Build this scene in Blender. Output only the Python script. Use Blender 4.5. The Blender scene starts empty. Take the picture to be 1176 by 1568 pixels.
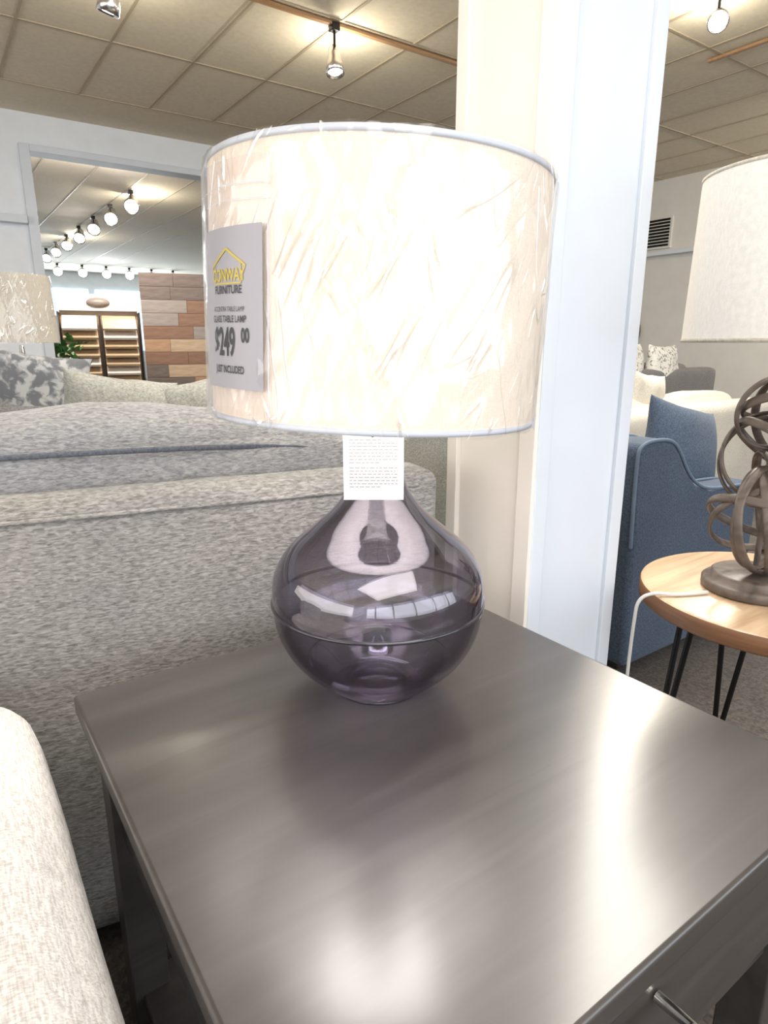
import bpy, bmesh, math, random
from mathutils import Vector, Matrix, noise, Euler
random.seed(3)
S=bpy.context.scene
try:
    S.view_settings.view_transform='Standard'
    S.view_settings.look='None'
except Exception: pass
COL=S.collection
rad=math.radians
# ---------------------------------------------------------------- materials
def new_mat(name):
    m=bpy.data.materials.new(name); m.use_nodes=True
    return m, m.node_tree.nodes, m.node_tree.links, m.node_tree.nodes['Principled BSDF']
def coords(N,L,scale=(1,1,1),rot=(0,0,0)):
    tc=N.new('ShaderNodeTexCoord'); mp=N.new('ShaderNodeMapping')
    mp.inputs['Scale'].default_value=scale; mp.inputs['Rotation'].default_value=rot
    L.new(tc.outputs['Object'],mp.inputs['Vector']); return mp.outputs['Vector']
def noise_n(N,L,scale,sc=1.0,detail=4,rot=(0,0,0),dist=0):
    n=N.new('ShaderNodeTexNoise'); n.inputs['Scale'].default_value=sc
    n.inputs['Detail'].default_value=detail; n.inputs['Distortion'].default_value=dist
    L.new(coords(N,L,scale,rot),n.inputs['Vector']); return n.outputs['Fac']
def ramp(N,L,fac,stops):
    r=N.new('ShaderNodeValToRGB'); L.new(fac,r.inputs['Fac'])
    e=r.color_ramp.elements
    while len(e)<len(stops): e.new(.5)
    for i,(p,c) in enumerate(stops):
        e[i].position=p; e[i].color=(*c,1)
    return r.outputs['Color']
def bump(N,L,h,B,strength=.3,dist=.002):
    b=N.new('ShaderNodeBump'); b.inputs['Strength'].default_value=strength; b.inputs['Distance'].default_value=dist
    L.new(h,b.inputs['Height']); L.new(b.outputs['Normal'],B.inputs['Normal']); return b
def mth(N,L,op,a,b=None,c=None,clamp=False):
    n=N.new('ShaderNodeMath'); n.operation=op; n.use_clamp=clamp
    for i,x in enumerate((a,b,c)):
        if x is None: continue
        if isinstance(x,(int,float)): n.inputs[i].default_value=x
        else: L.new(x,n.inputs[i])
    return n.outputs[0]
def plain(name,c,rough=.5,metal=0,var=.06,scale=6,emit=0,ec=None,coat=0,spec=None):
    m,N,L,B=new_mat(name)
    f=noise_n(N,L,(scale,)*3)
    lo=tuple(x*(1-var) for x in c); hi=tuple(min(1,x*(1+var)) for x in c)
    L.new(ramp(N,L,f,[(.3,lo),(.7,hi)]),B.inputs['Base Color'])
    B.inputs['Roughness'].default_value=rough; B.inputs['Metallic'].default_value=metal
    if coat: B.inputs['Coat Weight'].default_value=coat
    if spec is not None: B.inputs['Specular IOR Level'].default_value=spec
    if emit:
        B.inputs['Emission Color'].default_value=(*(ec or c),1); B.inputs['Emission Strength'].default_value=emit
    return m
def fabric(name,c1,c2,scale=(60,60,160),bs=.5,bd=.003,c3=None,big=3,pos=(.35,.65),rot=(0,0,0),tint=(.84,.85,.88)):
    m,N,L,B=new_mat(name)
    f=noise_n(N,L,scale,detail=3,dist=.6,rot=rot)
    col=ramp(N,L,f,[(pos[0],c1),(pos[1],c2)])
    g=noise_n(N,L,(big,)*3,detail=2)
    mx=N.new('ShaderNodeMix'); mx.data_type='RGBA'; mx.blend_type='MULTIPLY'
    mx.inputs['Factor'].default_value=1
    L.new(col,mx.inputs[6]); L.new(ramp(N,L,g,[(.35,tint),(.65,(1,1,1))]),mx.inputs[7])
    L.new(mx.outputs[2],B.inputs['Base Color'])
    B.inputs['Roughness'].default_value=.9
    B.inputs['Specular IOR Level'].default_value=.15
    try: B.inputs['Sheen Weight'].default_value=.12
    except: pass
    bump(N,L,f,B,bs,bd)
    return m
def linen(name,c1,c2,fine=500,emit=0):
    m,N,L,B=new_mat(name)
    a=noise_n(N,L,(fine,fine*.12,fine*.12),detail=2); b=noise_n(N,L,(fine*.12,fine,fine),detail=2)
    hf=mth(N,L,'MULTIPLY',mth(N,L,'ADD',a,b),.5)
    L.new(ramp(N,L,hf,[(.38,c1),(.6,c2)]),B.inputs['Base Color'])
    B.inputs['Roughness'].default_value=.9; B.inputs['Specular IOR Level'].default_value=.15
    bump(N,L,hf,B,.35,.002)
    return m
def wood(name,c1,c2,scale=(3,40,40),rough=.4,bs=.05,coat=0):
    m,N,L,B=new_mat(name)
    f=noise_n(N,L,scale,detail=5,dist=1.2)
    L.new(ramp(N,L,f,[(.3,c1),(.7,c2)]),B.inputs['Base Color'])
    B.inputs['Roughness'].default_value=rough
    if coat: B.inputs['Coat Weight'].default_value=coat; B.inputs['Coat Roughness'].default_value=.15
    bump(N,L,f,B,bs,.001)
    return m

M={}
M['chenille']=fabric('chenille_taupe',(.145,.138,.126),(.39,.375,.348),scale=(85,85,340),bs=.5,bd=.003,rot=(0,.12,0),pos=(.30,.70))
M['chenille_top']=fabric('chenille_cushion',(.18,.18,.185),(.42,.412,.40),scale=(85,120,340),bs=.5,bd=.003,rot=(0,.12,0),pos=(.30,.70))
M['piping']=fabric('piping_slate',(.09,.10,.12),(.15,.16,.18),scale=(200,200,200))
M['linen_cream']=linen('linen_cream',(.48,.455,.42),(.75,.73,.70),fine=520)
M['shade_linen']=linen('lampshade_linen',(.77,.665,.56),(.85,.755,.655),fine=900)
M['shade_white']=linen('lampshade_white',(.76,.73,.68),(.84,.82,.77),fine=700)
M['shade_in']=plain('shade_lining',(.90,.87,.86),.6)
M['lamp_bulb']=plain('lamp_bulb_glow',(1,.95,.9),.4,emit=6,ec=(1,.94,.88))
M['shade_trim']=plain('shade_trim_tape',(.58,.61,.68),.35)
M['blue']=fabric('blue_upholstery',(.048,.066,.098),(.090,.118,.163),scale=(180,180,180),bs=.2)
M['blue_pipe']=plain('blue_piping',(.11,.15,.21),.8)
M['cream']=fabric('cream_upholstery',(.50,.455,.37),(.65,.60,.51),scale=(150,150,150),bs=.2)
M['gray']=fabric('gray_upholstery',(.15,.14,.135),(.25,.235,.225),scale=(150,150,150),bs=.2)
M['sage']=fabric('sage_upholstery',(.26,.26,.22),(.42,.41,.36),scale=(90,90,160),bs=.3)
M['floral']=fabric('floral_print',(.15,.155,.165),(.42,.42,.41),scale=(22,22,22),bs=.1,pos=(.42,.58))
M['dots']=fabric('dotted_print',(.25,.23,.2),(.8,.76,.68),scale=(35,35,35),bs=.1,pos=(.38,.46))
M['legs']=plain('dark_wood_leg',(.03,.022,.02),.4)
M['chrome']=plain('brushed_nickel',(.75,.73,.72),.22,1)
M['black']=plain('black_metal',(.02,.02,.02),.35,.6)
M['white']=plain('white_paint',(.64,.68,.735),.45,var=.02)
M['cream_paint']=plain('cream_paint',(.78,.73,.665),.45,var=.02)
M['wallr']=plain('wall_paint_warm',(.66,.64,.60),.7,var=.03)
M['wallb']=plain('wall_paint_cool',(.76,.79,.83),.7,var=.03)
M['ceil']=plain('ceiling_tile',(.72,.635,.50),.9,var=.05,scale=30)
M['tbar']=plain('ceiling_grid',(.44,.36,.26),.6)
M['track']=wood('wood_track',(.35,.19,.09),(.45,.27,.14))
M['bulb']=plain('bulb_glow',(1,.95,.85),.3,emit=14,ec=(1,.93,.8))
M['bulb_c']=plain('bulb_glow_cool',(1,1,1),.3,emit=22,ec=(.92,.97,1))
M['daypane']=plain('daylight_pane',(.7,.85,1),.3,emit=1.6,ec=(.62,.82,1))
M['carpet']=fabric('carpet_brown',(.05,.042,.037),(.105,.088,.075),scale=(90,90,90),bs=.6,bd=.006)
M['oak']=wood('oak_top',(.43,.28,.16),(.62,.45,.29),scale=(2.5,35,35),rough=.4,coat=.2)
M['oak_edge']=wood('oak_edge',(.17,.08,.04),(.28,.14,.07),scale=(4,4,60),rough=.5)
M['ring']=wood('weathered_ring',(.06,.046,.037),(.17,.13,.105),scale=(20,20,20),rough=.45)
M['paper']=plain('tag_paper',(.74,.71,.69),.6,var=.01)
M['card']=plain('price_card',(.36,.36,.39),.5,var=.02)
M['ink']=plain('ink',(.025,.025,.03),.7)
M['ink_soft']=plain('ink_soft',(.33,.31,.31),.7)
M['yellow']=plain('tag_yellow',(.58,.46,.02),.5)
M['cable']=plain('cable_grey_white',(.60,.58,.55),.4)
M['leaf']=plain('leaf',(.06,.16,.04),.5,var=.4,scale=20)
M['boardw']=wood('sample_oak',(.5,.34,.2),(.68,.5,.32),scale=(3,30,30))
for k,(a,b) in enumerate([((.12,.085,.07),(.2,.15,.12)),((.36,.2,.11),(.5,.3,.17)),((.25,.2,.17),(.36,.3,.26)),((.42,.29,.18),(.6,.43,.28)),((.2,.1,.06),(.3,.16,.09))]):
    M['pl%d'%k]=wood('plank_tone_%d'%k,a,b,scale=(3,30,30))

# satin dark espresso table finish with soft grain
m,N,L,B=new_mat('espresso_finish')
f=noise_n(N,L,(2.0,20,20),detail=6,dist=.8,rot=(0,0,.06)); g=noise_n(N,L,(6,110,110),detail=3,dist=.4,rot=(0,0,.06))
fg=mth(N,L,'ADD',mth(N,L,'MULTIPLY',f,.86),mth(N,L,'MULTIPLY',g,.14))
L.new(ramp(N,L,fg,[(.28,(.038,.033,.031)),(.5,(.052,.046,.043)),(.72,(.074,.066,.062))]),B.inputs['Base Color'])
L.new(ramp(N,L,f,[(.2,(.34,)*3),(.8,(.40,)*3)]),B.inputs['Roughness'])
B.inputs['Specular IOR Level'].default_value=.5
B.inputs['Coat Weight'].default_value=.6; B.inputs['Coat Roughness'].default_value=.2
bump(N,L,fg,B,.02,.001)
M['espresso']=m

# thin tinted glass : Schlick reflectance (same for both sides of a thin wall)
def schlick(N,L,f0,p=5,normal=None):
    lw=N.new('ShaderNodeLayerWeight'); lw.inputs['Blend'].default_value=.5
    if normal: L.new(normal,lw.inputs['Normal'])
    return lw.outputs['Facing'], mth(N,L,'MULTIPLY_ADD',mth(N,L,'POWER',lw.outputs['Facing'],p),1-f0,f0,clamp=True)
def thin_glass(name,tint_c,tint_e,f0=.04,rough=.0,e=.75,gcol=(1,1,1)):
    m,N,L,B=new_mat(name); N.remove(B); out=N['Material Output']
    tr=N.new('ShaderNodeBsdfTransparent'); gl=N.new('ShaderNodeBsdfGlossy'); gl.inputs['Roughness'].default_value=rough
    gl.inputs['Color'].default_value=(*gcol,1)
    fac,fr=schlick(N,L,f0)
    L.new(ramp(N,L,fac,[(0,tint_c),(.45,tuple(.8*a+.2*b for a,b in zip(tint_c,tint_e))),(.95,tint_e)]),tr.inputs['Color'])
    mx=N.new('ShaderNodeMixShader'); L.new(fr,mx.inputs[0]); L.new(tr.outputs[0],mx.inputs[1]); L.new(gl.outputs[0],mx.inputs[2])
    L.new(mx.outputs[0],out.inputs['Surface']); return m
M['smoke']=thin_glass('smoke_glass',(.785,.775,.825),(.36,.34,.41),f0=.085,gcol=(.99,.96,1))
M['clear']=thin_glass('clear_glass',(.93,.95,.96),(.7,.75,.8))
M['seam']=plain('glass_seam',(.02,.018,.03),.08,coat=1)

# crinkled plastic film : clear, with straight diagonal tension creases
def film_mat(name,amt,gcol=(1,1,1)):
    m,N,L,B=new_mat(name); N.remove(B); out=N['Material Output']
    tr=N.new('ShaderNodeBsdfTransparent'); tr.inputs['Color'].default_value=(.985,.985,.985,1)
    gl=N.new('ShaderNodeBsdfGlossy'); gl.inputs['Roughness'].default_value=.13; gl.inputs['Color'].default_value=(*gcol,1)
    tc=N.new('ShaderNodeTexCoord'); sp=N.new('ShaderNodeSeparateXYZ'); L.new(tc.outputs['Object'],sp.inputs[0])
    ang=mth(N,L,'MULTIPLY',mth(N,L,'ARCTAN2',mth(N,L,'MULTIPLY',sp.outputs[1],-1),mth(N,L,'MULTIPLY',sp.outputs[0],-1)),.187)
    cb=N.new('ShaderNodeCombineXYZ'); L.new(ang,cb.inputs[0]); L.new(sp.outputs[2],cb.inputs[1])
    def creases(rot,sx,sy,w,thr,off):
        mp=N.new('ShaderNodeMapping'); mp.vector_type='TEXTURE'; mp.inputs['Rotation'].default_value=(0,0,rad(rot)); mp.inputs['Scale'].default_value=(1/sx,1/sy,1); mp.inputs['Location'].default_value=(off,off,0)
        L.new(cb.outputs[0],mp.inputs['Vector'])
        n=N.new('ShaderNodeTexNoise'); n.inputs['Scale'].default_value=1; n.inputs['Detail'].default_value=1.0; L.new(mp.outputs[0],n.inputs['Vector'])
        line=mth(N,L,'SUBTRACT',1,mth(N,L,'MULTIPLY',mth(N,L,'ABSOLUTE',mth(N,L,'SUBTRACT',n.outputs['Fac'],.5)),1/w),clamp=True)
        k=N.new('ShaderNodeTexNoise'); k.inputs['Scale'].default_value=14; k.inputs['Detail'].default_value=1
        mp2=N.new('ShaderNodeMapping'); mp2.inputs['Location'].default_value=(off*9,off*5,off); L.new(cb.outputs[0],mp2.inputs['Vector']); L.new(mp2.outputs[0],k.inputs['Vector'])
        mask=mth(N,L,'MULTIPLY',mth(N,L,'SUBTRACT',k.outputs['Fac'],thr),7,clamp=True)
        return mth(N,L,'MULTIPLY',line,mask), n.outputs['Fac']
    c1,n1=creases(-26,32,4,.021,.49,.3); c2,n2=creases(14,30,4,.021,.49,1.7); c3,n3=creases(-50,28,5,.018,.54,3.1)
    cr=mth(N,L,'MAXIMUM',mth(N,L,'MAXIMUM',c1,c2),c3)
    hh=mth(N,L,'ADD',mth(N,L,'MULTIPLY',mth(N,L,'ADD',n1,n2),.8),mth(N,L,'MULTIPLY',cr,.2))
    bp=N.new('ShaderNodeBump'); bp.inputs['Strength'].default_value=.8; bp.inputs['Distance'].default_value=.008
    L.new(hh,bp.inputs['Height']); L.new(bp.outputs['Normal'],gl.inputs['Normal'])
    fac,fr=schlick(N,L,.06,5)
    tot=mth(N,L,'MINIMUM',mth(N,L,'MULTIPLY_ADD',cr,amt,fr),.45)
    mx=N.new('ShaderNodeMixShader'); L.new(tot,mx.inputs[0]); L.new(tr.outputs[0],mx.inputs[1]); L.new(gl.outputs[0],mx.inputs[2])
    L.new(mx.outputs[0],out.inputs['Surface']); return m
M['film']=film_mat('plastic_film',.27)

# ---------------------------------------------------------------- geometry helpers
def empty(name,loc=(0,0,0),rz=0,parent=None,rot=None):
    o=bpy.data.objects.new(name,None); COL.objects.link(o); o.location=loc
    o.rotation_euler=rot if rot else (0,0,rz); o.empty_display_size=.05
    if parent: o.parent=parent
    return o
def finish(bm,name,mat,parent=None,smooth=True,loc=(0,0,0),rot=(0,0,0)):
    me=bpy.data.meshes.new(name); bmesh.ops.recalc_face_normals(bm,faces=bm.faces); bm.to_mesh(me); bm.free()
    if smooth:
        for p in me.polygons: p.use_smooth=True
    if mat: me.materials.append(M[mat] if isinstance(mat,str) else mat)
    o=bpy.data.objects.new(name,me); COL.objects.link(o); o.location=loc; o.rotation_euler=rot
    if parent: o.parent=parent
    return o
def box(name,x0,x1,y0,y1,z0,z1,mat,parent=None,bev=.004,rot=(0,0,0),seg=2):
    bm=bmesh.new(); bmesh.ops.create_cube(bm,size=1)
    for v in bm.verts: v.co=Vector((v.co.x*(x1-x0),v.co.y*(y1-y0),v.co.z*(z1-z0)))
    if bev: bmesh.ops.bevel(bm,geom=bm.edges[:]+bm.verts[:],offset=bev,segments=seg,affect='EDGES',profile=.5)
    o=finish(bm,name,mat,parent,smooth=False,loc=((x0+x1)/2,(y0+y1)/2,(z0+z1)/2),rot=rot)
    if bev:
        for p in o.data.polygons: p.use_smooth=True
        mo=o.modifiers.new('wn','WEIGHTED_NORMAL'); mo.keep_sharp=True
    return o
def rbox(name,x0,x1,y0,y1,z0,z1,mat,parent=None,r=.04,puff=(0,0,0),lump=0,n=14,rot=(0,0,0),seed=0):
    hx,hy,hz=(x1-x0)/2,(y1-y0)/2,(z1-z0)/2; r=min(r,hx,hy,hz)
    bm=bmesh.new(); bmesh.ops.create_cube(bm,size=2)
    bmesh.ops.subdivide_edges(bm,edges=bm.edges[:],cuts=n,use_grid_fill=True)
    H=Vector((hx,hy,hz)); I=H-Vector((r,r,r))
    for v in bm.verts:
        p=Vector([math.sin(c*math.pi/2) for c in v.co])
        t=Vector([p[i]*H[i] for i in range(3)])
        q=Vector([max(-I[i],min(I[i],t[i])) for i in range(3)])
        d=t-q
        if d.length>1e-9: t=q+d.normalized()*r
        bx=(1-p.y**2)*(1-p.z**2); by=(1-p.x**2)*(1-p.z**2); bz=(1-p.x**2)*(1-p.y**2)
        t.x+=puff[0]*bx*p.x; t.y+=puff[1]*by*p.y; t.z+=puff[2]*bz*p.z
        if lump:
            nn=noise.noise_vector(t*4+Vector((seed*7.1,seed,3)))*lump; nn+=noise.noise_vector(t*11+Vector((seed,9,1)))*lump*.3
            t+=nn
        v.co=t
    return finish(bm,name,mat,parent,True,((x0+x1)/2,(y0+y1)/2,(z0+z1)/2),rot)
def lathe(name,prof,mat,parent=None,seg=96,loc=(0,0,0),rot=(0,0,0)):
    bm=bmesh.new(); rings=[]
    for r,z in prof:
        if r<1e-6: rings.append([bm.verts.new((0,0,z))])
        else: rings.append([bm.verts.new((r*math.cos(2*math.pi*i/seg),r*math.sin(2*math.pi*i/seg),z)) for i in range(seg)])
    for a,b in zip(rings,rings[1:]):
        for i in range(seg):
            j=(i+1)%seg
            if len(a)==1 and len(b)==1: continue
            if len(a)==1: bm.faces.new((a[0],b[i],b[j]))
            elif len(b)==1: bm.faces.new((a[i],a[j],b[0]))
            else: bm.faces.new((a[i],a[j],b[j],b[i]))
    return finish(bm,name,mat,parent,True,loc,rot)
def tube(name,pts,r,mat,parent=None,cyclic=False,smooth=True,loc=(0,0,0),rot=(0,0,0)):
    cu=bpy.data.curves.new(name,'CURVE'); cu.dimensions='3D'; cu.bevel_depth=r; cu.bevel_resolution=4; cu.use_fill_caps=True
    s=cu.splines.new('NURBS' if smooth else 'POLY'); s.points.add(len(pts)-1)
    for i,p in enumerate(pts): s.points[i].co=(*p,1)
    s.use_cyclic_u=cyclic
    if smooth: s.order_u=3; s.use_endpoint_u=not cyclic; s.resolution_u=6
    o=bpy.data.objects.new(name,cu); COL.objects.link(o)
    dg=bpy.context.evaluated_depsgraph_get(); me=bpy.data.meshes.new_from_object(o.evaluated_get(dg))
    bpy.data.objects.remove(o)
    for p in me.polygons: p.use_smooth=True
    me.materials.clear(); me.materials.append(M[mat]); o=bpy.data.objects.new(name,me); COL.objects.link(o)
    o.location=loc; o.rotation_euler=rot
    if parent: o.parent=parent
    return o
def cspline(pts,n=10):
    out=[]
    P=[pts[0]]+list(pts)+[pts[-1]]
    for i in range(1,len(P)-2):
        for k in range(n):
            t=k/n; a,b,c,d=P[i-1],P[i],P[i+1],P[i+2]
            out.append(tuple(.5*((2*b[j])+(-a[j]+c[j])*t+(2*a[j]-5*b[j]+4*c[j]-d[j])*t*t+(-a[j]+3*b[j]-3*c[j]+d[j])*t**3) for j in range(len(a))))
    out.append(tuple(pts[-1])); return out
def pillow(name,w,h,t,mat,parent,loc,rot,lump=.006,seed=0):
    bm=bmesh.new(); n=18
    g={}
    for s in (1,-1):
        for i in range(n+1):
            for j in range(n+1):
                u=math.sin((i/n-.5)*math.pi); v=math.sin((j/n-.5)*math.pi)
                edge=i in(0,n) or j in(0,n)
                if edge and (1,i,j) in g: g[(s,i,j)]=g[(1,i,j)]; continue
                pin=1-.07*(1-abs(u)**2)*abs(v)**3-.0; pin2=1-.07*(1-abs(v)**2)*abs(u)**3
                th=t/2*((1-u*u)*(1-v*v))**.42
                p=Vector((u*w/2*pin2,s*th,v*h/2*pin))
                p+=noise.noise_vector(p*8+Vector((seed,seed*3,0)))*lump*(0 if edge else 1)
                g[(s,i,j)]=bm.verts.new(p)
        for i in range(n):
            for j in range(n):
                bm.faces.new((g[(s,i,j)],g[(s,i+1,j)],g[(s,i+1,j+1)],g[(s,i,j+1)]))
    return finish(bm,name,mat,parent,True,loc,rot)
def extr(name,poly,y0,y1,mat,parent,bev=.02):
    bm=bmesh.new(); a=[bm.verts.new((x,y0,z)) for x,z in poly]; b=[bm.verts.new((x,y1,z)) for x,z in poly]
    bm.faces.new(a); bm.faces.new(b[::-1])
    for i in range(len(poly)):
        j=(i+1)%len(poly); bm.faces.new((a[i],b[i],b[j],a[j]))
    o=finish(bm,name,mat,parent,True)
    if bev:
        mo=o.modifiers.new('bev','BEVEL'); mo.width=bev; mo.segments=4; mo.limit_method='ANGLE'; mo.angle_limit=rad(35)
    mo=o.modifiers.new('wn','WEIGHTED_NORMAL')
    return o

# ---------------------------------------------------------------- room shell
CZ=3.2
box('floor',-5,8.6,-4,22,-.1,0,'carpet',bev=0)
ce=box('ceiling',-5,8.6,-4,22,CZ,CZ+.1,'ceil',bev=0)
# T-bar grid
bm=bmesh.new()
def addbar(bm,x0,x1,y0,y1,z0,z1):
    r=bmesh.ops.create_cube(bm,size=1)
    for v in r['verts']: v.co=Vector(((x0+x1)/2+v.co.x*(x1-x0),(y0+y1)/2+v.co.y*(y1-y0),(z0+z1)/2+v.co.z*(z1-z0)))
x=2.67-.61*12
while x<8.4:
    addbar(bm,x-.010,x+.010,-4,6.75,CZ-.008,CZ-.001); x+=.61
y=5.53-1.22*7
while y<6.9:
    addbar(bm,-5,8.4,y-.010,y+.010,CZ-.009,CZ-.0015); y+=1.22
for xx in (1.5,2.11,2.72,3.33,3.94,4.55): addbar(bm,xx-.01,xx+.01,7.7,21.5,CZ-.005,CZ-.001)
finish(bm,'trim_1','tbar',smooth=False)
box('trim_2',-2,5.35,4.325,4.365,CZ-.03,CZ-.010,'track',bev=.002)
box('trim_3',5.28,5.32,-2,3.2,CZ-.03,CZ-.010,'track',bev=.002)
box('wall_right',8.45,8.6,-4,22,0,CZ,'wallr',bev=0)
box('trim_4',8.36,8.45,-4,7.5,2.24,2.29,'white',bev=.004)
box('baseboard_right',8.43,8.45,-4,7.5,0,.12,'white',bev=.003)
box('wall_left',-5.1,-5,-4,22,0,CZ,'wallb',bev=0)
box('wall_middle_left',-5,1.09,7.55,7.7,0,CZ,'wallb',bev=0)
box('wall_middle_header',1.09,5.5,7.55,7.7,2.88,CZ,'wallb',bev=0)
box('wall_middle_right',5.5,8.45,7.55,7.7,0,CZ,'wallb',bev=0)
box('trim_5',1.03,1.12,7.50,7.72,0,2.92,'white',bev=.004)
box('trim_6',1.12,5.5,7.50,7.72,2.86,2.92,'white',bev=.004)
box('trim_7',-5,1.02,7.44,7.55,2.2,2.27,'white',bev=.004)
box('wall_far',-5,8.45,22,22.1,0,CZ,'wallb',bev=0)
for i in range(5):
    box('window_%d'%(i+1),-.2+i*1.6,1.2+i*1.6,21.95,21.99,.9,2.7,'daypane',bev=.003)
# storefront behind the photographer
box('wall_front_sill',-5,8.45,-4.1,-4,0,.45,'white',bev=0)
box('wall_front_header',-5,8.45,-4.1,-4,2.85,CZ,'white',bev=0)
for i in range(8):
    xx=-5+i*1.92; box('trim_%d'%(10+i),xx-.06,xx+.06,-4.1,-4,.45,2.85,'white',bev=0)

# pillar
P=empty('pillar')
box('core',.884,1.145,.790,1.012,0,CZ,'cream_paint',P,bev=.002)
box('front_face_panel',.886,1.145,.784,.791,0,CZ,'white',P,bev=.001)
box('front_batten',.880,.915,.775,.785,0,CZ,'white',P,bev=.002)
box('front_batten_far',1.115,1.15,.775,.785,0,CZ,'white',P,bev=.002)
box('left_batten',.872,.885,.777,.815,0,CZ,'cream_paint',P,bev=.002)
box('left_batten_far',.872,.885,.985,1.015,0,CZ,'cream_paint',P,bev=.002)

# wall vent and woven mirror
V=empty('air_vent',(8.44,5.6,2.53))
box('frame',-.02,.01,-.26,.26,-.2,.2,'wallr',V)
for i in range(9): box('louvre_%d'%i,-.035,-.01,-.23,.23,-.17+i*.04,-.15+i*.04,'black',V,bev=0,rot=(0,.5,0))
Mi=empty('woven_wall_mirror',(8.42,5.95,1.25))
for k,rr in enumerate((.12,.17,.22,.27)):
    tube('ring_%d'%k,[(0,rr*math.cos(t*math.pi/12),rr*math.sin(t*math.pi/12)) for t in range(24)],.018,'ring',Mi,cyclic=True)

# ---------------------------------------------------------------- track spots
def spot(name,loc,target,power,size=.12,col=(1,.9,.76),ang=110,bulb='bulb',light=True,halo=0,soft=.06):
    E=empty(name,(loc[0],loc[1],0))
    z=loc[2]; tz=Vector(target)-Vector(loc); q=tz.to_track_quat('-Z','Y').to_euler()
    box('mount',-.03,.03,-.03,.03,CZ-.06,CZ-.012,'black',E)
    tube('stem',[(0,0,CZ-.05),(0,0,z+.06)],.009,'black',E,smooth=False)
    H=empty('head',(0,0,z),parent=E,rot=q)
    s=size/.12
    lathe('can',[(0,.13*s),(.035*s,.13*s),(.04*s,.08*s),(.045*s,.04*s),(.06*s,.0),(.063*s,-.05*s),(.057*s,-.05*s),(.05*s,0),(0,.01)],'chrome',H,seg=32)
    lathe('bulb',[(0,-.045*s),(.035*s,-.042*s),(.05*s,-.03*s),(.05*s,-.01*s),(0,0)],bulb,H,seg=24)
    if light:
        ld=bpy.data.lights.new(name+'_light','SPOT'); ld.energy=power; ld.color=col; ld.spot_size=rad(ang); ld.spot_blend=.9; ld.shadow_soft_size=soft
        lo=bpy.data.objects.new('lamp_light',ld); COL.objects.link(lo); lo.parent=H; lo.location=(0,0,-.06*s)
    if halo:
        ld=bpy.data.lights.new(name+'_spill','POINT'); ld.energy=halo; ld.color=(1,.94,.77); ld.shadow_soft_size=.05
        lo=bpy.data.objects.new('spill_light',ld); COL.objects.link(lo); lo.parent=E; lo.location=(.1,.12,z+.02)
    return E
spot('track_spotlight',(2.63,4.35,2.93),(2.4,3.6,0),120,halo=14)
spot('track_spotlight.001',(1.15,4.35,2.93),(.6,5.2,.2),100,halo=12)
spot('track_spotlight.002',(4.34,2.59,3.02),(2.2,.9,.4),90,halo=12,soft=.14)
spot('track_spotlight.003',(6.9,1.6,3.0),(8.0,4.8,1.4),220,halo=10)  # extra unseen spotlight, kept only to light the right wall
for i in range(7):
    spot('track_spotlight.%03d'%(4+i),(2.75-.02*i,10.2+1.15*i,3.0),(2.0,9.0+1.15*i-.9,1.6),160,size=.2,bulb='bulb_c',light=(i in(0,3,6)),col=(.98,.97,.95),halo=60 if i in(0,4) else 0)
for i in range(6):
    spot('track_spotlight.%03d'%(11+i),(3.3+.62*i,20.0,3.0),(3.0+.5*i,17,1.6),200,size=.24,bulb='bulb_c',light=(i==2),col=(.95,.97,1))

# ---------------------------------------------------------------- main end table
T=empty('end_table')
TZ=.62; X0,X1,Y0,Y1=.096,.735,.192,.843
rbt=box('top',X0,X1,Y0,Y1,TZ-.028,TZ,'espresso',T,bev=.005,seg=3)
i_=.018
for k,(lx,ly) in enumerate([(X0+i_,Y0+i_),(X1-i_-.05,Y0+i_),(X0+i_,Y1-i_-.05),(X1-i_-.05,Y1-i_-.05)]):
    box('leg_%d'%(k+1),lx,lx+.05,ly,ly+.05,0,TZ-.028,'espresso',T,bev=.003)
box('apron_left',X0+.03,X0+.05,Y0+.06,Y1-.06,TZ-.2,TZ-.028,'espresso',T)
box('apron_right',X1-.05,X1-.03,Y0+.06,Y1-.06,TZ-.2,TZ-.028,'espresso',T)
box('apron_back',X0+.06,X1-.06,Y1-.05,Y1-.03,TZ-.2,TZ-.028,'espresso',T)
box('drawer_front',X0+.072,X1-.072,Y0+.022,Y0+.045,TZ-.19,TZ-.045,'espresso',T,bev=.004)
box('front_rail',X0+.06,X1-.06,Y0+.028,Y0+.05,TZ-.215,TZ-.19,'espresso',T)
box('drawer_box',X0+.08,X1-.08,Y0+.045,Y1-.08,TZ-.18,TZ-.06,'legs',T)
box('shelf',X0+.03,X1-.03,Y0+.03,Y1-.03,.14,.165,'espresso',T)
hz=TZ-.092
tube('drawer_pull',[(.315,Y0+.02,hz),(.315,Y0-.012,hz),(.430,Y0-.012,hz),(.430,Y0+.02,hz)],.0055,'chrome',T,smooth=False)

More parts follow.
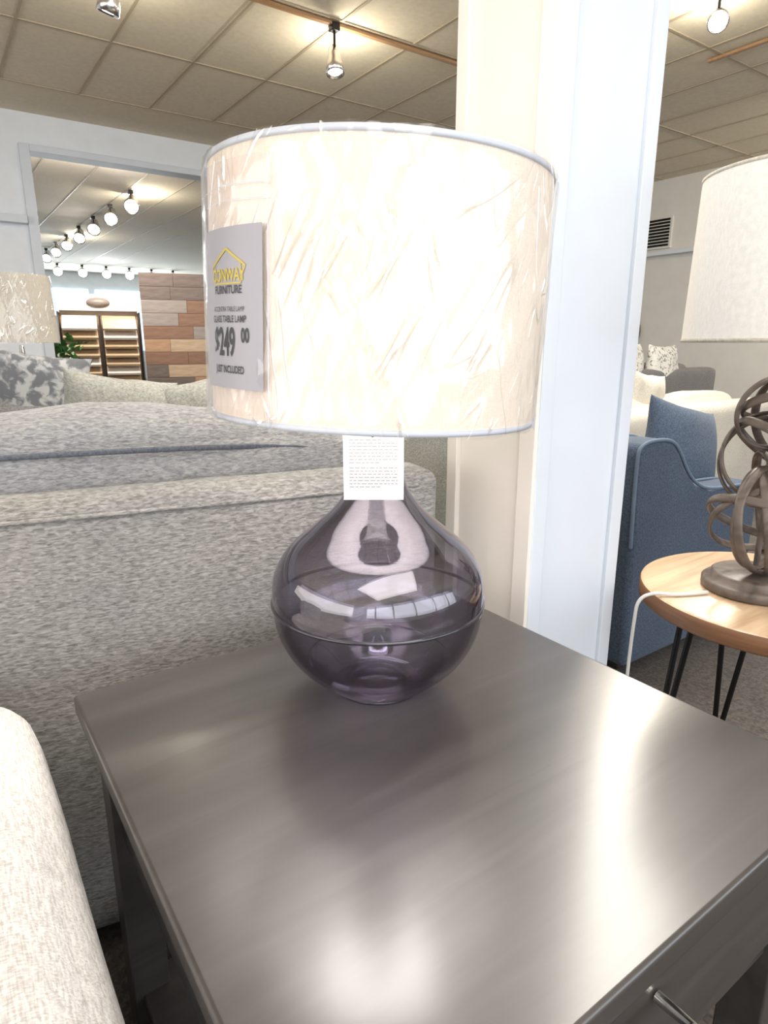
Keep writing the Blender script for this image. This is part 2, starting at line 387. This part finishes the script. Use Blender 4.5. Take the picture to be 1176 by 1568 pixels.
# ---------------------------------------------------------------- main lamp
LX,LY=.441,.6436
G=empty('table_lamp',(LX,LY,TZ))
key=[(.040,.0),(.062,.004),(.088,.024),(.113,.050),(.129,.080),(.1355,.112),(.1355,.145),(.129,.168),(.112,.193),(.084,.217),(.058,.240),(.040,.264),(.031,.290),(.028,.315),(.027,.338)]
prof=cspline(key,8)
lathe('glass_body',prof,'smoke',G,seg=128)
inner=[(max(.004,r-.006),z+(.008 if i<20 else 0)) for i,(r,z) in enumerate(prof)]
lathe('glass_inner_wall',inner,'smoke',G,seg=96)
lathe('glass_foot',[(0,.006),(.04,.006),(.058,.003),(.06,0),(0,0)],'smoke',G)
tube('seam',[(.1362*math.cos(t*math.pi/32),.1362*math.sin(t*math.pi/32),.122) for t in range(64)],.0024,'seam',G,cyclic=True)
lathe('neck_cap',[(0,.355),(.018,.355),(.020,.345),(.030,.342),(.030,.334),(0,.334)],'chrome',G,seg=48)
lathe('socket',[(0,.42),(.017,.42),(.019,.38),(.013,.355),(0,.355)],'black',G,seg=32)
lathe('bulb',cspline([(0,.52),(.02,.512),(.03,.485),(.026,.455),(.014,.43),(.013,.42)],6),'lamp_bulb',G,seg=32)
bl=bpy.data.lights.new('bulb_light','POINT'); bl.energy=7.0; bl.color=(1,.94,.92); bl.shadow_soft_size=.085
blo=bpy.data.objects.new('bulb_light',bl); COL.objects.link(blo); blo.parent=G; blo.location=(0,0,.505)
tube('harp',cspline([(-.015,0,.36),(-.05,0,.40),(-.055,0,.47),(-.03,0,.56),(0,0,.59),(.03,0,.56),(.055,0,.47),(.05,0,.40),(.015,0,.36)],5),.0018,'chrome',G,smooth=False)
SH=empty('shade',(0,0,.488),parent=G)
SH.rotation_mode='AXIS_ANGLE'; SH.rotation_axis_angle=(rad(2.3),.5736,.8192,0)
R=.187; h2=.13
lathe('shade_fabric',[(R,-h2),(R,h2)],'shade_linen',SH,seg=160)
lathe('shade_lining',[(R-.002,-h2),(R-.002,h2)],'shade_in',SH,seg=96)
for s in (-1,1):
    zz=s*(h2-.003)
    lathe('rim_%s'%('top' if s>0 else 'bottom'),[(R-.003,zz-.003),(R+.0012,zz-.003),(R+.0018,zz),(R+.0012,zz+.003),(R-.003,zz+.003),(R-.003,zz-.003)],'shade_trim',SH,seg=160)
for k in range(3):
    a=k*2*math.pi/3+.4
    tube('spider_%d'%k,[(0,0,h2-.02),(R-.002,0,h2-.004)],.0018,'chrome',SH,smooth=False,rot=(0,0,a))
# film wrap
bm=bmesh.new(); nu,nv=360,60; vs=[]
for j in range(nv+1):
    row=[]
    for i in range(nu):
        th=2*math.pi*i/nu; z=-h2-.003+(2*h2+.004)*j/nv
        p=Vector((math.cos(th),math.sin(th),0))
        q=Vector((math.cos(th)*3.2,math.sin(th)*3.2,z*6))
        n1=abs(noise.noise(q)); n2=abs(noise.noise(q*2.3+Vector((5,2,7))))
        w=abs(math.sin(th*6+z*24+3*noise.noise(q*.6)))**16
        w2=abs(math.sin(th*8-z*15+2.5*noise.noise(q*.5+Vector((3,3,3)))))**24
        e=abs(2*j/nv-1)
        rr=R+.0034+.0024*n1+.0013*n2+.0013*w+.0011*w2
        if e>.9: rr-=(e-.9)*10*.0018
        zz=z+(.004 if j<nv/2 else .0015)*noise.noise(q*3)*(e**6)
        row.append(bm.verts.new((p.x*rr,p.y*rr,zz)))
    vs.append(row)
for j in range(nv):
    for i in range(nu):
        k=(i+1)%nu; bm.faces.new((vs[j][i],vs[j][k],vs[j+1][k],vs[j+1][i]))
finish(bm,'plastic_wrap','film',SH)

def patch(name,th0,th1,z0,z1,r,mat,parent,n=40):
    bm=bmesh.new(); a=[];b=[]
    for i in range(n+1):
        t=th0+(th1-th0)*i/n
        a.append(bm.verts.new((r*math.cos(t),r*math.sin(t),z0))); b.append(bm.verts.new((r*math.cos(t),r*math.sin(t),z1)))
    for i in range(n): bm.faces.new((a[i],a[i+1],b[i+1],b[i]))
    return finish(bm,name,mat,parent)
def text_mesh(s,size,xs=1.0,bold=0):
    cu=bpy.data.curves.new('t','FONT'); cu.body=s; cu.size=size; cu.align_x='CENTER'; cu.offset=bold
    o=bpy.data.objects.new('t',cu); COL.objects.link(o)
    dg=bpy.context.evaluated_depsgraph_get(); me=bpy.data.meshes.new_from_object(o.evaluated_get(dg))
    bpy.data.objects.remove(o)
    for v in me.vertices: v.co.x*=xs
    return me
DZ=-.009
def wrap_text(name,s,size,thc,z,r,mat,parent,xs=.7,bold=0,dx=0):
    me=text_mesh(s,size,xs,bold)
    for v in me.vertices:
        t=thc+(v.co.x+dx)/r; zz=z+DZ+v.co.y; v.co=Vector((r*math.cos(t),r*math.sin(t),zz))
    me.materials.clear(); me.materials.append(M[mat]); o=bpy.data.objects.new(name,me); COL.objects.link(o); o.parent=parent
    return o
thc=rad(187.5)
RC=R+.0068
patch('price_card',rad(171),rad(203),-.086+DZ,.063+DZ,RC,'card',SH)
tr_=RC+.0008
wrap_text('card_brand_line','CONWAY',.0155,thc,.0150,tr_,'yellow',SH,.84,.0004)
wrap_text('card_sub_line','FURNITURE',.0105,thc,.0035,tr_,'ink',SH,.92,.0002)
wrap_text('card_desc_1','ACCENTRA TABLE LAMP',.0066,thc,-.013,tr_,'ink',SH,.78,.0)
wrap_text('card_desc_2','GLASS TABLE LAMP',.0090,thc,-.0230,tr_,'ink',SH,.80,.0001)
wrap_text('card_price','$249',.037,thc,-.054,tr_,'ink',SH,.56,.0009,dx=-.008)
wrap_text('card_cents','00',.018,thc,-.041,tr_,'ink',SH,.66,.0006,dx=.029)
wrap_text('card_foot','JUST INCLUDED',.0100,thc,-.071,tr_,'ink',SH,.74,.0002)
def strip(name,pts,wd,mat,parent,r,thc):
    bm=bmesh.new()
    for (x0,y0),(x1,y1) in zip(pts,pts[1:]):
        d=Vector((x1-x0,y1-y0)).normalized(); n=Vector((-d.y,d.x))*wd/2
        q=[(x0+n.x,y0+n.y),(x0-n.x,y0-n.y),(x1-n.x,y1-n.y),(x1+n.x,y1+n.y)]
        bm.faces.new([bm.verts.new((r*math.cos(thc+a/r),r*math.sin(thc+a/r),b+DZ)) for a,b in q])
    return finish(bm,name,mat,parent,smooth=False)
strip('card_logo_roof',[(-.031,.027),(-.027,.030),(-.013,.037),(0,.044),(.013,.037),(.027,.030),(.031,.027)],.0022,'yellow',SH,tr_,thc)
strip('card_logo_wall_1',[(-.024,.030),(-.024,.0125),(-.012,.0125),(0,.0125),(.012,.0125),(.024,.0125),(.024,.030)],.0013,'yellow',SH,tr_,thc)
# clear sleeve holding the card
M['sleeve']=thin_glass('sleeve_plastic',(.97,.95,.96),(.95,.93,.95),f0=.015,rough=.3)
patch('card_sleeve',rad(168),rad(207),-.125,.110,RC+.0018,'sleeve',SH)
strip('sleeve_edge',[(.061,-.116),(.061,.119)],.0010,'shade_trim',SH,RC+.0021,thc)
strip('sleeve_top',[(-.06,.095),(-.03,.097),(.0,.098),(.03,.097),(.061,.095)],.0008,'shade_trim',SH,RC+.0021,thc)
strip('sleeve_slot',[(-.04,.083),(-.02,.0845),(.0,.085),(.03,.084),(.061,.083)],.0007,'shade_trim',SH,RC+.0021,thc)

# hang tag
HT=empty('hang_tag_holder',(.392-LX,.580-LY,.272),rz=rad(-35),parent=G)
box('hang_tag',-.0335,.0335,-.0004,.0004,0,.078,'paper',HT,bev=0)
random.seed(5)
bm=bmesh.new()
z=.069
for ln in range(15):
    if ln in(0,8): z-=.0022
    x=-.027; xe=.027 if ln not in (0,7,14) else .008
    while x<xe:
        w=random.uniform(.002,.006); x2=min(x+w,xe)
        bm.faces.new([bm.verts.new(c) for c in ((x,-.0007,z),(x2,-.0007,z),(x2,-.0007,z+.0012),(x,-.0007,z+.0012))])
        x=x2+.0012
    z-=.0036
finish(bm,'hang_tag_text','ink_soft',HT,smooth=False)
lathe('hang_tag_hole',[(0,0),(.0018,0)],'ink',HT,seg=16,loc=(-.001,-.0008,.072),rot=(rad(90),0,0))
tube('hang_tag_string',[(0,-.001,.072),(.002,.004,.085),(.01,.05,.11)],.0006,'cable',HT)

# ---------------------------------------------------------------- main sofa (back toward the table)
SO=empty('sofa',(.765,.905,0),rz=rad(-11))
rbox('back_frame',-2.05,-.0,0,.13,.05,.832,'chenille',SO,r=.03,puff=(0,.012,.004),lump=.006,n=30)
tube('back_seam',[(-2.0,-.002,.810),(-1.5,-.007,.812),(-1,-.010,.813),(-.5,-.007,.812),(-.05,-.001,.810)],.0035,'chenille',SO)
rbox('base',-2.05,0,.10,.92,.08,.30,'chenille',SO,r=.03)
rbox('arm_1',-.19,0,.12,.95,.06,.66,'chenille',SO,r=.06,lump=.004)
rbox('arm_2',-2.05,-1.86,.12,.95,.06,.66,'chenille',SO,r=.06,lump=.004)
rbox('seat_cushion_1',-1.02,-.2,.13,.97,.30,.47,'chenille_top',SO,r=.05,puff=(0,0,.02))
rbox('seat_cushion_2',-1.85,-1.03,.13,.97,.30,.47,'chenille_top',SO,r=.05,puff=(0,0,.02))
for k,(a,b) in enumerate([(-1.03,-.125),(-1.92,-1.04)]):
    rbox('back_cushion_%d'%(k+1),a,b,.135,.46,.46,.900,'chenille_top',SO,r=.045,puff=(.01,.01,.05),lump=.014,n=26,seed=k+2,)
    pts=[(a+.03,.147,.876),(a+.2,.131,.886),((a+b)/2,.123,.888),(b-.2,.131,.882),(b-.03,.147,.864),(b+.002,.185,.80),(b+.004,.20,.6)]
    tube('piping_%d'%(k+1),pts,.005,'piping',SO)
for k,(lx,ly) in enumerate([(-1.95,.05),(-.12,.05),(-1.95,.85),(-.12,.85)]):
    box('foot_%d'%k,lx,lx+.06,ly,ly+.06,0,.09,'legs',SO)
pillow('throw_pillow',.38,.44,.16,'cream',SO,(-.08,.56,.68),(rad(12),0,rad(4)))

# ---------------------------------------------------------------- cream loveseat arm at the lower left
LS=empty('cream_loveseat')
rbox('arm_1',-.20,.052,-.15,.945,.06,.618,'linen_cream',LS,r=.075,puff=(.006,0,.012),lump=.004,n=26)
rbox('arm_2',-1.75,-1.5,-.15,.93,.06,.612,'linen_cream',LS,r=.07,puff=(.006,0,.012))
rbox('back',-1.6,-.21,.70,.93,.06,.84,'linen_cream',LS,r=.06)
rbox('base',-1.6,-.15,-.12,.8,.08,.30,'linen_cream',LS,r=.03)
rbox('seat_cushion_1',-.86,-.21,-.14,.7,.30,.46,'linen_cream',LS,r=.05,puff=(0,0,.02))
rbox('seat_cushion_2',-1.49,-.87,-.14,.7,.30,.46,'linen_cream',LS,r=.05,puff=(0,0,.02))
for k,(lx,ly) in enumerate([(-.1,-.1),(-1.65,-.1),(-.1,.82),(-1.65,.82)]):
    box('foot_%d'%k,lx,lx+.06,ly,ly+.06,0,.09,'legs',LS)

# ---------------------------------------------------------------- right: round table, ring lamp
RT=empty('round_end_table',(1.405,.560,0))
RZ=.56
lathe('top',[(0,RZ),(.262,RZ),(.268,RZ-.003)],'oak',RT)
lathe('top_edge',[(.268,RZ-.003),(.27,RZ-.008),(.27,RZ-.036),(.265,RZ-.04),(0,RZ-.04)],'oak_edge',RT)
for k in range(4):
    a=rad(45+90*k)
    for d in (-.12,.12):
        tube('leg_%d_%d'%(k,int(d>0)),[(.17*math.cos(a+d*2),.17*math.sin(a+d*2),RZ-.04),(.215*math.cos(a),.215*math.sin(a),.008)],.0065,'black',RT,smooth=False)
RL=empty('ring_table_lamp',(1.367,.593,RZ+.002))
lathe('base',[(0,0),(.098,0),(.10,.004),(.10,.017),(.096,.021),(.085,.022),(.083,.034),(.078,.037),(0,.037)],'ring',RL)
def ring(name,c,rr,rot,w=.0095,t=.004):
    bm=bmesh.new(); n=64; loops=[]
    for i in range(n):
        a=2*math.pi*i/n; cx=Vector((math.cos(a),math.sin(a),0)); L4=[]
        for k in range(10):
            b=2*math.pi*k/10
            L4.append(bm.verts.new(cx*(rr+t*math.cos(b))+Vector((0,0,w*math.sin(b)))))
        loops.append(L4)
    for i in range(n):
        for k in range(10):
            bm.faces.new((loops[i][k],loops[(i+1)%n][k],loops[(i+1)%n][(k+1)%10],loops[i][(k+1)%10]))
    return finish(bm,name,'ring',RL,True,c,rot)
for k,(cz,rr,rx,ry,dx) in enumerate([(.150,.108,80,10,0),(.15,.108,70,-60,.004),(.15,.10,35,40,0),(.15,.106,20,-25,0),(.155,.106,100,80,0),(.20,.092,110,50,.01),
        (.27,.09,75,20,-.012),(.28,.092,60,-50,.0),(.30,.084,28,30,.004),(.36,.072,85,-30,.0),(.37,.074,60,60,-.008),(.38,.066,25,-10,0),(.40,.062,95,80,.006)]):
    ring('ring_%d'%k,(dx,0,cz),rr,(rad(rx),rad(ry),rad(k*47)))
tube('rod',[(0,0,.03),(0,0,.52)],.006,'ring',RL,smooth=False)
lathe('socket',[(0,.56),(.018,.56),(.02,.50),(.012,.45),(0,.45)],'black',RL,seg=32)
box('hang_tag',-.060,-.025,-.075,-.073,.37,.46,'black',RL,bev=0,rot=(0,rad(12),rad(-30)))
lathe('shade_fabric',[(.192,.505),(.185,.80)],'shade_white',RL,seg=128)
lathe('shade_lining',[(.190,.505),(.183,.80)],'shade_in',RL,seg=96)
for rr,zz in((.192,.507),(.185,.798)):
    lathe('rim',[(rr-.003,zz-.003),(rr+.001,zz-.003),(rr+.0015,zz+.003),(rr-.003,zz+.003)],'cream',RL,seg=128)
tube('spider',[(-.183,0,.79),(0,0,.78),(.183,0,.79)],.002,'chrome',RL,smooth=False)
CB=tube('lamp_cord',cspline([(-.105,.04,.0045),(-.13,.05,.0045),(-.17,.07,.0045),(-.205,.10,.0045),(-.226,.116,-.012),(-.230,.120,-.06),(-.226,.125,-.2),(-.236,.115,-.36),(-.224,.125,-.55)],6),.0036,'cable',None,smooth=False,loc=(1.367,.593,RZ))

# ---------------------------------------------------------------- blue armchair
BC=empty('blue_armchair',(1.735,1.11,0))
arm=[(0,.03),(-.02,.45),(-.035,.73),(-.02,.772),(.06,.782),(.15,.772),(.20,.73),(.25,.665),(.32,.61),(.42,.58),(.74,.57),(.76,.54),(.75,.03)]
for nm,ya,yb in(('side_1',0,.13),('side_2',.67,.80)):
    extr(nm,arm,ya,yb,'blue',BC,bev=.022)
pp=[(x,z) for x,z in arm[1:-1]]
for nm,yy in(('piping_1',.004),('piping_2',.128)):
    tube(nm,[(x,yy,z) for x,z in pp],.006,'blue_pipe',BC)
rbox('back',-.03,.18,.1,.7,.04,.775,'blue',BC,r=.05)
rbox('base',0,.74,.1,.7,.03,.32,'blue',BC,r=.03)
rbox('seat_cushion',.16,.78,.13,.67,.32,.47,'blue',BC,r=.05,puff=(0,0,.02))
pillow('pillow',.38,.40,.16,'blue',BC,(.60,.235,.65),(rad(-14),rad(14),rad(-8)))
for k,(lx,ly) in enumerate([(.03,.04),(.66,.04),(.03,.7),(.66,.7)]):
    box('foot_%d'%k,lx,lx+.05,ly,ly+.05,0,.06,'legs',BC)

def simple_sofa(name,loc,rz,w,d,h,mat,pillows=()):
    E=empty(name,loc,rz)
    rbox('back',0,w,0,.2,.08,h,mat,E,r=.06,lump=.006)
    rbox('base',0,w,.1,d,.08,.3,mat,E,r=.03)
    rbox('arm_1',0,.18,.05,d,.08,.62,mat,E,r=.06); rbox('arm_2',w-.18,w,.05,d,.08,.62,mat,E,r=.06)
    c=(w-.4)/2
    for k in range(2):
        rbox('seat_cushion_%d'%k,.2+k*c,.2+(k+1)*c-.01,.15,d+.02,.3,.46,mat,E,r=.05,puff=(0,0,.02))
        rbox('back_cushion_%d'%k,.2+k*c,.2+(k+1)*c-.01,.18,.38,.44,h+.03,mat,E,r=.06,puff=(0,.02,.03),lump=.012,seed=k)
    for k,(pm,px,py,pz,s,r) in enumerate(pillows):
        pillow('pillow_%d'%k,s,s*.9,.18,pm,E,(px,py,pz),r,seed=k,lump=.015)
    for k,(lx,ly) in enumerate([(.05,.05),(w-.11,.05),(.05,d-.1),(w-.11,d-.1)]):
        box('foot_%d'%k,lx,lx+.06,ly,ly+.06,0,.1,'legs',E)
    return E
simple_sofa('cream_sofa',(2.62,2.02,0),0,2.0,.9,.72,'cream',[('cream',.9,.30,.70,.45,(.2,.1,.2)),('cream',.45,.3,.70,.5,(.1,0,0))])
simple_sofa('gray_sofa',(4.3,3.4,0),0,2.1,.9,.85,'gray',[('dots',.75,.10,.85,.5,(-.1,0,.1)),('dots',1.3,.10,.84,.5,(-.1,0,.1))])
simple_sofa('sage_sofa',(.40,2.40,0),0,2.0,.88,.75,'sage',[('sage',.20,.30,.75,.44,(.1,.16,.1)),('sage',.60,.30,.74,.44,(.1,-.18,0)),('sage',1.0,.30,.74,.44,(.1,.1,0))])
# floral pillow on an accent chair
WC=empty('accent_chair',(.16,3.45,0))
rbox('back',0,.62,0,.15,.12,.80,'gray',WC,r=.07,puff=(0,.02,.02),lump=.01)
rbox('seat',.05,.57,.1,.62,.12,.45,'gray',WC,r=.05,puff=(0,0,.02))
rbox('arm_1',0,.11,.05,.58,.12,.62,'gray',WC,r=.05); rbox('arm_2',.51,.62,.05,.58,.12,.62,'gray',WC,r=.05)
pillow('floral_pillow',.46,.46,.18,'floral',WC,(.27,.10,.80),(rad(6),rad(8),0),seed=4,lump=.012)
for k,(lx,ly) in enumerate([(.04,.04),(.53,.04),(.04,.52),(.53,.52)]): box('foot_%d'%k,lx,lx+.05,ly,ly+.05,0,.14,'legs',WC)
# glass lamp at left on a side table
ST=empty('side_table',(.476,4.33,0))
lathe('top',[(0,.60),(.17,.60),(.175,.59),(.17,.575),(0,.575)],'legs',ST)
lathe('pedestal',[(0,.575),(.03,.575),(.025,.3),(.03,.03),(.13,.015),(.13,0),(0,0)],'legs',ST)
GL=empty('glass_table_lamp',(.476,4.33,.60))
lathe('stem',cspline([(.07,0),(.075,.02),(.03,.04),(.022,.08),(.035,.16),(.04,.25),(.03,.36),(.015,.42),(.012,.46)],6),'clear',GL,seg=48)
lathe('stem_core',[(0,0),(.012,0),(.012,.46),(0,.46)],'chrome',GL,seg=24)
M['shade_greige']=linen('lampshade_greige',(.42,.38,.32),(.55,.50,.43),fine=400)
lathe('shade_fabric',[(.20,.475),(.185,.84)],'shade_greige',GL); lathe('shade_lining',[(.198,.475),(.183,.84)],'shade_in',GL)
lathe('plastic_wrap',[(.205,.47),(.207,.6),(.2,.75),(.19,.845)],film_mat('plastic_film_strong',.4),GL)

# ---------------------------------------------------------------- far showroom
FD=empty('flooring_display',(2.55,9.45,0),rz=rad(-15))
box('panel',0,1.05,.01,.06,.1,2.02,'pl4',FD); box('foot_1',0,.06,-.2,.3,0,.1,'black',FD); box('foot_2',.99,1.05,-.2,.3,0,.1,'black',FD)
random.seed(11)
for r_ in range(11):
    x=0; z0=.1+r_*.1745; k=0
    while x<1.04:
        x2=min(1.05,x+random.uniform(.25,.75)); box('plank_%d_%d'%(r_,k),x,x2-.004,-.01,.01,z0,z0+.17,'pl%d'%random.randrange(5),FD,bev=0); x=x2; k+=1
SR=empty('sample_rack',(1.55,9.75,0),rz=rad(-12))
box('back',0,1.0,.3,.36,0,1.72,'pl3',SR); box('side_1',-.02,0,0,.36,0,1.5,'legs',SR); box('side_2',1.0,1.02,0,.36,0,1.5,'legs',SR)
box('header',.0,1.0,.24,.3,1.52,1.74,'cream_paint',SR); box('divider',.49,.51,0,.34,0,1.45,'legs',SR)
lathe('header_badge',[(0,0),(.15,0),(.15,.01),(0,.01)],'pl2',SR,loc=(.5,.24,1.63),rot=(rad(90),0,0)).scale=(1,.45,1)
for c in range(2):
    for r_ in range(11):
        box('sample_%d_%d'%(c,r_),.03+c*.5,.46+c*.5,-.14,.24,.16+r_*.118,.19+r_*.118,['boardw','oak','shade_linen','pl3'][(c+r_)%4],SR,bev=0,rot=(rad(28),0,0))
PL=empty('potted_plant',(1.35,9.0,0))
lathe('pot',[(0,0),(.12,0),(.16,.3),(.14,.3),(0,.27)],'white',PL)
bm=bmesh.new()
for i in range(420):
    z=.4+random.random()*.75; a=random.random()*6.28; rr=random.random()*.34*(1.2-abs(z-.8))
    c=Vector((rr*math.cos(a),rr*math.sin(a),z)); d=Vector((random.uniform(-1,1),random.uniform(-1,1),random.uniform(-.3,1))).normalized()*.11
    s=d.cross(Vector((.3,.5,1))).normalized()*.035
    bm.faces.new([bm.verts.new(p) for p in (c,c+d*.5+s,c+d,c+d*.5-s)])
finish(bm,'foliage','leaf',PL,smooth=False)
tube('stem',[(0,0,.25),(.02,0,.7),(0,.03,1.1)],.015,'legs',PL)
CBX=empty('display_cabinet',(3.0,12.5,0))
box('body',-1.2,.2,0,.5,0,1.5,'white',CBX); box('top',-1.25,.25,-.03,.53,1.5,1.55,'boardw',CBX)
for k in range(3): box('door_%d'%k,-1.15+k*.45,-.74+k*.45,-.02,0,.1,1.4,'cream_paint',CBX)

# ---------------------------------------------------------------- lights
def area(name,loc,rot,sx,sy,p,col):
    ld=bpy.data.lights.new(name,'AREA'); ld.shape='RECTANGLE'; ld.size=sx; ld.size_y=sy; ld.energy=p; ld.color=col
    o=bpy.data.objects.new(name,ld); COL.objects.link(o); o.location=loc; o.rotation_euler=rot; return o
area('storefront_daylight',(1.0,-4.2,1.65),(rad(90),0,0),11,2.4,265,(.92,.96,1))
area('far_window_daylight',(3.0,21.9,1.8),(rad(-90),0,0),8,1.8,400,(.75,.88,1))
area('side_fill',(-4.9,1.5,1.7),(rad(90),0,rad(-90)),8,2.2,200,(1,.96,.90))  # warm fill added from the left for the pillar, no window there
area('ceiling_fill',(-.3,-1.6,3.15),(0,0,0),3.0,2.0,90,(1,.96,.92))  # unseen overhead fill, added to raise the ambient light
area('rack_fill',(2.0,8.7,3.1),(rad(25),0,0),1.5,.6,110,(1,.95,.88))  # added light that brightens the sample rack
area('table_fill',(1.33,2.35,3.16),(0,0,0),.9,1.5,45,(1,.96,.92))  # invented overhead source, put in for a soft glow on the table
area('table_sheen_light',(2.895,1.757,3.16),(0,0,rad(-59)),.6,2.7,145,(1,.95,.86))  # long source added so the table top mirrors a bright stripe
w=bpy.data.worlds.new('World'); S.world=w; w.use_nodes=True
w.node_tree.nodes['Background'].inputs[0].default_value=(.85,.9,1,1); w.node_tree.nodes['Background'].inputs[1].default_value=.9

# ---------------------------------------------------------------- camera
cd=bpy.data.cameras.new('camera'); cam=bpy.data.objects.new('camera',cd); COL.objects.link(cam)
cd.sensor_fit='VERTICAL'; cd.sensor_height=32.0; cd.lens=20.0; cd.clip_start=.02
cam.location=(0,0,1.06); cam.rotation_euler=(rad(90-14.6),0,rad(-35))
S.camera=cam
